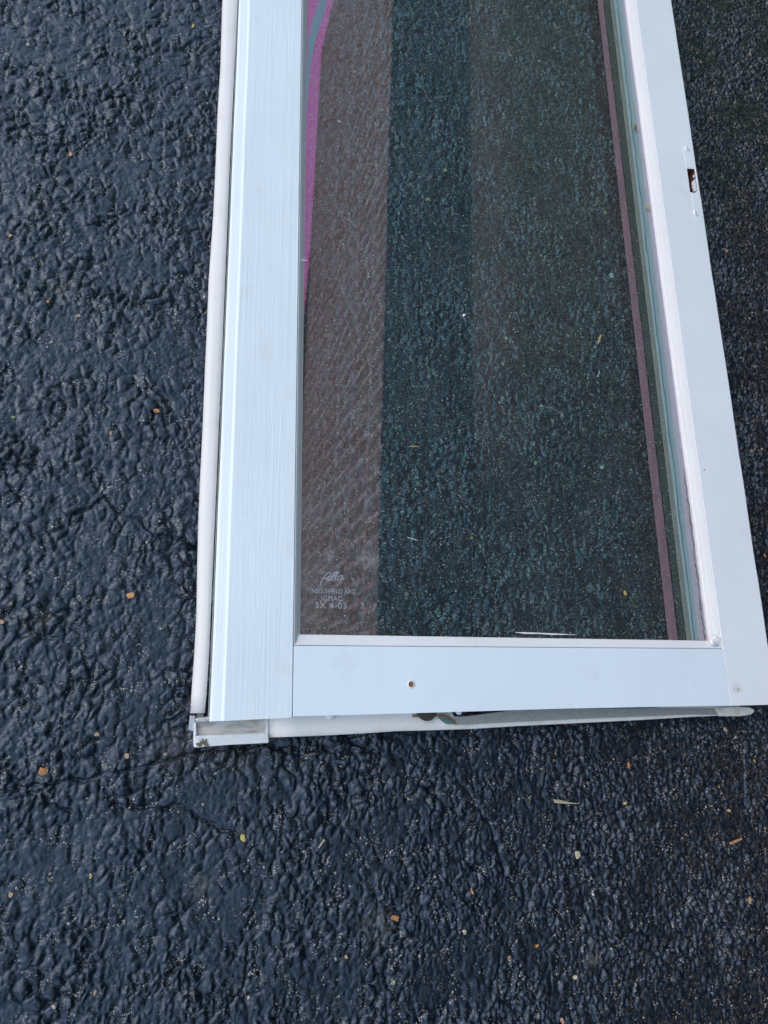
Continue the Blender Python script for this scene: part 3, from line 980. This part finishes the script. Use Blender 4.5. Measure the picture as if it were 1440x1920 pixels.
# caulk lump where bead meets stile, and the cracked caulk line beside the glass
b_ = bmesh.new()
for (x, y, r, h) in ((1348, 1200, 0.011, 0.16), (1356, 1204, 0.010, 0.2), (1361, 1209, 0.007, 0.25), (1340, 1204, 0.008, 0.2), (1352, 1195, 0.007, 0.22), (1367, 1218, 0.005, 0.2), (1371, 1228, 0.003, 0.25), (1373, 1240, 0.002, 0.3)):
    c = at(x, y, T)
    bmesh.ops.create_uvsphere(b_, u_segments=16, v_segments=8, radius=1.0, matrix=Matrix.Translation((c.x, c.y, T - 0.0022)) @ Matrix.Diagonal((r, r * .8, r * h, 1)))
for v in b_.verts:
    v.co += Vector((random.uniform(-1, 1), random.uniform(-1, 1), random.uniform(-1, 1))) * 0.0009
obj('caulk_lump', b_, CAULK, sash, True)
b_ = bmesh.new()
pts = []
y = 880
while y < 1202:
    xe = interp([(880, 1283.5), (960, 1294), (1050, 1305), (1202, 1323)], y)
    pts.append(at(xe - 1.0 + random.uniform(-1.8, 1.2), y, GZ + 0.002))
    y += random.uniform(5, 9)
tube_bm(pts, [random.uniform(0.0004, 0.0013) for _ in pts], 5, b_, 0.8)
obj('cracked_caulk', b_, DARKM, sash)
b_ = bmesh.new()
tube_bm([at(x, y, GZ + 0.0008) for x, y in ((966, 1185.5), (985, 1187), (1010, 1187.5), (1035, 1189), (1060, 1189.5), (1082, 1190.5))], [0.0003, 0.0013, 0.0010, 0.0013, 0.0006, 0.0002], 6, b_, 0.5)
obj('caulk_smear', b_, CAULK, pane)
# gap line between stile and rail: dark seam shadows come from the real 1 mm joint

# ------------------------------------------------------------------ loose bits
PAL = {'orange': (0.52, 0.24, 0.10), 'tan': (0.46, 0.31, 0.18), 'cream': (0.55, 0.48, 0.34), 'yellow': (0.48, 0.38, 0.14), 'green': (0.28, 0.36, 0.18),
       'pink': (0.45, 0.25, 0.18), 'brown': (0.20, 0.12, 0.07), 'white': (0.75, 0.76, 0.76), 'straw': (0.50, 0.42, 0.28), 'grey': (0.36, 0.35, 0.33)}
CM = {k: mat_grime(k + '_chip', v, tuple(x * 0.6 for x in v), 0.7, 300, 0.75) for k, v in PAL.items()}


def chip(name, px, py, L, W, ang, colr, label, cat, group=None, z=None, th=0.0016, n=9):
    """irregular flake, L x W in photo pixels, ang in degrees on the photo"""
    zz = 0.0 if z is None else z
    c = at(px, py, zz)
    if z is None:
        c.z = max(ground_z(c.x + a, c.y + b) for a in (-.003, 0, .003) for b in (-.003, 0, .003)) - 0.0003
    rnd = random.Random(int(px * 13 + py * 7))
    k = 0.00082
    pts = []
    for i in range(n):
        t = 2 * math.pi * (i + rnd.uniform(-0.3, 0.3)) / n
        r = rnd.uniform(0.58, 1.2)
        u, v = math.cos(t) * r * L * k / 2, math.sin(t) * r * W * k / 2
        ca, sa = math.cos(math.radians(ang)), math.sin(math.radians(ang))
        pts.append((u * ca - v * sa, u * sa + v * ca))
    tops = [th * rnd.uniform(0.5, 1.5) for _ in range(n)]
    bm = prism_bm(pts, 0.0, th, 0.0, 2, None, tops)
    bmesh.ops.triangulate(bm, faces=[f for f in bm.faces if len(f.verts) > 4])
    o = obj(name, bm, CM[colr])
    o.location = c
    if z is None:
        o.rotation_euler = (rnd.uniform(-0.25, 0.25), rnd.uniform(-0.25, 0.25), 0)
    return tag(o, label, cat, group)


G1 = 'wood chips and flakes scattered on the asphalt'
chips = [
    (133, 291, 12, 7, 110, 'orange', 'small orange chip on the upper left asphalt, far from the sash'),
    (362, 52, 6, 14, -20, 'yellow', 'slim yellow green leaf bit left of the sash at the top of the photo'),
    (52, 86, 7, 6, 0, 'cream', 'pale crumb in a pit at the upper left, nearest the top left corner'),
    (20, 446, 8, 9, 20, 'tan', 'tan crumb near the left photo edge beside a pale scuff'),
    (91, 570, 6, 7, 0, 'orange', 'small brownish orange crumb up and left of the dull tan chip'),
    (357, 258, 9, 6, 40, 'tan', 'small tan chip just left of the sash near the top of the photo'),
    (293, 772, 13, 8, 5, 'orange', 'orange chip left of the white sash, halfway down its side'),
    (244, 1117, 15, 11, 10, 'orange', 'broad orange flake on asphalt left of the sash, above its lower corner'),
    (147, 594, 10, 7, 150, 'tan', 'dull tan chip alone on the middle left asphalt'),
    (21, 1132, 8, 6, 30, 'tan', 'tan chip at the left photo edge, level with the large orange flake'),
    (5, 1167, 9, 8, 80, 'pink', 'pinkish chip cut by the left photo edge'),
    (25, 783, 8, 5, 0, 'green', 'small yellow green fleck by the left photo edge'),
    (208, 813, 7, 10, 0, 'pink', 'thin pinkish chip down and left of the orange chip beside the sash'),
    (82, 1446, 16, 14, 60, 'orange', 'large light orange flake on the lower left asphalt beside a crack'),
    (238, 1417, 7, 9, 20, 'tan', 'narrow tan chip between the large light orange flake and the bracket'),
    (310, 1414, 6, 6, 0, 'straw', 'tiny straw coloured chip left of the corner bracket'),
    (523 / 2.88, 1376, 8, 7, 0, 'tan', 'pale tan crumb above the narrow tan chip at lower left'),
    (170, 1641, 5, 7, 0, 'yellow', 'small yellow crumb on the lower left asphalt'),
    (21, 1676, 9, 8, 40, 'tan', 'tan chip in a dark pit by the left photo edge, low down'),
    (456, 1571, 9, 15, 20, 'yellow', 'yellowish chip caught in a crevice below the bracket'),
    (178, 1860, 5, 9, 0, 'tan', 'upright tan sliver near the bottom left corner of the photo'),
    (102, 1884, 5, 9, 60, 'straw', 'straw coloured sliver nearest the bottom left corner'),
    (738, 1718, 18, 9, -28, 'orange', 'bright orange chip on the lower middle asphalt beside a pale scuff'),
    (870, 1746, 9, 9, 0, 'cream', 'cream crumb right of the bright orange chip'),
    (882, 1668, 6, 11, 10, 'pink', 'upright pinkish chip above the cream crumb'),
    (648, 1793, 7, 6, 0, 'tan', 'small tan crumb down and left of the bright orange chip'),
    (736, 1840, 8, 8, 0, 'green', 'pale green fleck at the bottom middle'),
    (954, 1797, 6, 11, -15, 'tan', 'upright tan chip on the lower middle asphalt'),
    (1078, 1601, 15, 18, -30, 'cream', 'large cream flake on the lower right asphalt'),
    (1178, 1435, 6, 11, 0, 'orange', 'small orange chip below the right end of the bottom rail'),
    (1167, 1505, 9, 7, 30, 'yellow', 'small yellow crumb right of the forked splinter'),
    (1356, 1368, 10, 6, -55, 'cream', 'cream seed just below the right end of the sash'),
    (1403, 1688, 6, 14, 0, 'tan', 'upright tan flake near the right photo edge'),
    (1413, 1427, 5, 7, 0, 'yellow', 'tiny yellow crumb at the right, below the sash corner'),
    (1363, 1519, 8, 7, 0, 'tan', 'tan crumb above the orange twig bit at lower right'),
    (1006, 1773, 7, 6, 0, 'orange', 'tiny orange crumb in the lower right, left of a pale crumb'),
    (1078, 1832, 10, 9, 50, 'cream', 'pale crumb low on the right side asphalt'),
    (1053, 1914, 8, 10, 10, 'pink', 'pinkish chip cut by the bottom photo edge'),
    (1361, 471, 6, 12, 10, 'orange', 'small orange chip right of the sash, below the lock slot'),
    (1403, 106, 6, 17, 12, 'pink', 'long pinkish flake on the upper right asphalt'),
    (1313, 118, 6, 9, 0, 'tan', 'tan chip close to the right stile near the top'),
    (1405, 846, 10, 8, 30, 'tan', 'tan chip with a thin stem right of the sash'),
    (1425, 843, 7, 6, 0, 'tan', 'tan crumb at the right photo edge beside the chip with a stem'),
    (1432, 1042, 9, 9, 0, 'orange', 'orange crumb at the right photo edge beside the lower stile'),
]
for c in chips:
    chip('debris_chip', *c[:7] if False else (c[0], c[1], c[2], c[3], c[4], c[5]), c[6], 'chip', G1)
# forms under the glass, on the asphalt
under = [
    (833, 322, 10, 14, -20, 'yellow', 'yellowish flake under the glass, left of centre'),
    (802, 376, 8, 7, 0, 'yellow', 'small yellowish crumb under the glass, below the yellowish flake'),
    (1133, 401, 9, 10, 0, 'yellow', 'yellow leaf bit under the glass beside the pink strip'),
    (1079, 420, 7, 7, 0, 'tan', 'tan crumb under the glass left of the yellow leaf bit'),
    (1141, 521, 10, 15, 20, 'grey', 'brownish grey flake under the glass beside the pink strip'),
    (1010, 116, 7, 8, 0, 'cream', 'cream crumb under the glass near the top'),
    (964, 65, 7, 5, -20, 'green', 'pale green fleck under the glass near the top'),
    (947, 636, 7, 9, 0, 'tan', 'tan crumb under the middle of the glass'),
    (1002, 870, 7, 9, 0, 'yellow', 'small yellow crumb under the lower glass'),
    (1128, 876, 10, 10, 20, 'cream', 'pale flake under the lower glass near the pink strip'),
    (882, 1010, 7, 7, 0, 'orange', 'small orange crumb under the lower glass'),
]
for c in under:
    chip('debris_chip', *c[:6], c[6], 'chip', 'flakes on the asphalt under the glass')


def stick(name, pts, r, colr, label, cat, z=None, group=None):
    P = []
    for x, y in pts:
        p = at(x, y, 0.0 if z is None else z)
        if z is None: p.z = ground_z(p.x, p.y) + 0.002
        P.append(p)
    zz = max(p.z for p in P)
    for p in P: p.z = zz
    base = P[0].copy()
    o = obj(name, tube_bm([p - base for p in P], r, 6, None, 0.6), CM[colr])
    o.location = base
    return tag(o, label, cat, group)


o = stick('wood_splinter', [(1036, 1502), (1050, 1504), (1066, 1505), (1082, 1506)], [0.0018, 0.0014, 0.0011, 0.0004], 'straw', 'pale forked wood splinter on the asphalt below the rail', 'splinter')
p0 = o.location
f2 = tube_bm([at(x, y, p0.z) - p0 for x, y in ((1038, 1500), (1050, 1501), (1064, 1504))], [0.001, 0.0011, 0.0004], 6)
obj('prong', f2, CM['straw'], o)
stick('straw_stem', [(596, 1589), (601, 1581), (607, 1573)], [0.0010, 0.0012, 0.0010], 'straw', 'short straw stem on the lower asphalt below the bottom strip', 'stem')
o = stick('twig', [(1366, 1581), (1376, 1577), (1388, 1572)], [0.0020, 0.0022, 0.0016], 'orange', 'orange twig bit on the lower right asphalt', 'twig')
stick('plant_stem', [(1405, 850), (1412, 843), (1419, 837)], [0.0005, 0.0006, 0.0003], 'straw', 'thin pale stem beside the tan chip right of the sash', 'stem')
stick('straw_stem', [(769, 837), (776, 836.6), (784, 837)], [0.0007, 0.0008, 0.0006], 'yellow', 'tiny yellow straw on the glass near the brown and teal boundary', 'stem', GZ + 0.001)
stick('straw_stem', [(1127, 628), (1124, 636), (1121, 645)], [0.0012, 0.0014, 0.0008], 'yellow', 'yellow brown stem bit on the glass near the pink strip', 'stem', GZ + 0.0012)
stick('white_sliver', [(563, 487), (570, 488), (576, 488)], [0.0006, 0.0008, 0.0003], 'white', 'white sliver lying across the left glazing bead', 'sliver', T - 0.001)
stick('pale_hair', [(1004, 762), (1020, 762), (1035, 765), (1048, 772), (1058, 781)], 0.00028, 'grey', 'thin curved pale hair on the middle of the glass', 'hair', GZ + 0.0008)
stick('pale_hair', [(1124, 695), (1123, 701), (1119, 706)], 0.0003, 'white', 'short pale hair on the glass above the curved one', 'hair', GZ + 0.0008)
stick('pale_hair', [(763, 1007), (773, 1010), (783, 1013)], 0.0004, 'white', 'short straight pale hair low on the glass', 'hair', GZ + 0.0008)
chip('white_flake', 636, 228, 11, 6, -10, 'grey', 'grey white flake on the brown reflection near the top of the glass', 'flake', None, GZ + 0.0006, 0.0006)
chip('white_flake', 870, 591, 5, 9, -30, 'white', 'bright white fleck on the middle of the glass', 'flake', None, GZ + 0.0006, 0.001)
chip('leaf_bit', 1172, 1112, 8, 12, 10, 'yellow', 'yellow leaf bit on the glass near its lower right corner', 'leaf', None, GZ + 0.0006, 0.0008, 5)
chip('dirt_clump', 1191, 240, 9, 18, 5, 'brown', 'brown dirt clump on the glass edge near the top right', 'dirt', None, GZ + 0.0006, 0.002, 9)
chip('leaf_bit', 1214, 388, 10, 18, 10, 'tan', 'tan papery flake by the right bead, level with the lower lock screw', 'leaf', None, GZ + 0.0006, 0.0015, 9)
chip('dark_speck', 1321, 881, 4, 3, 0, 'brown', 'tiny dark speck on the right stile beside the bead', 'speck', None, T + 0.0002, 0.0006, 6)
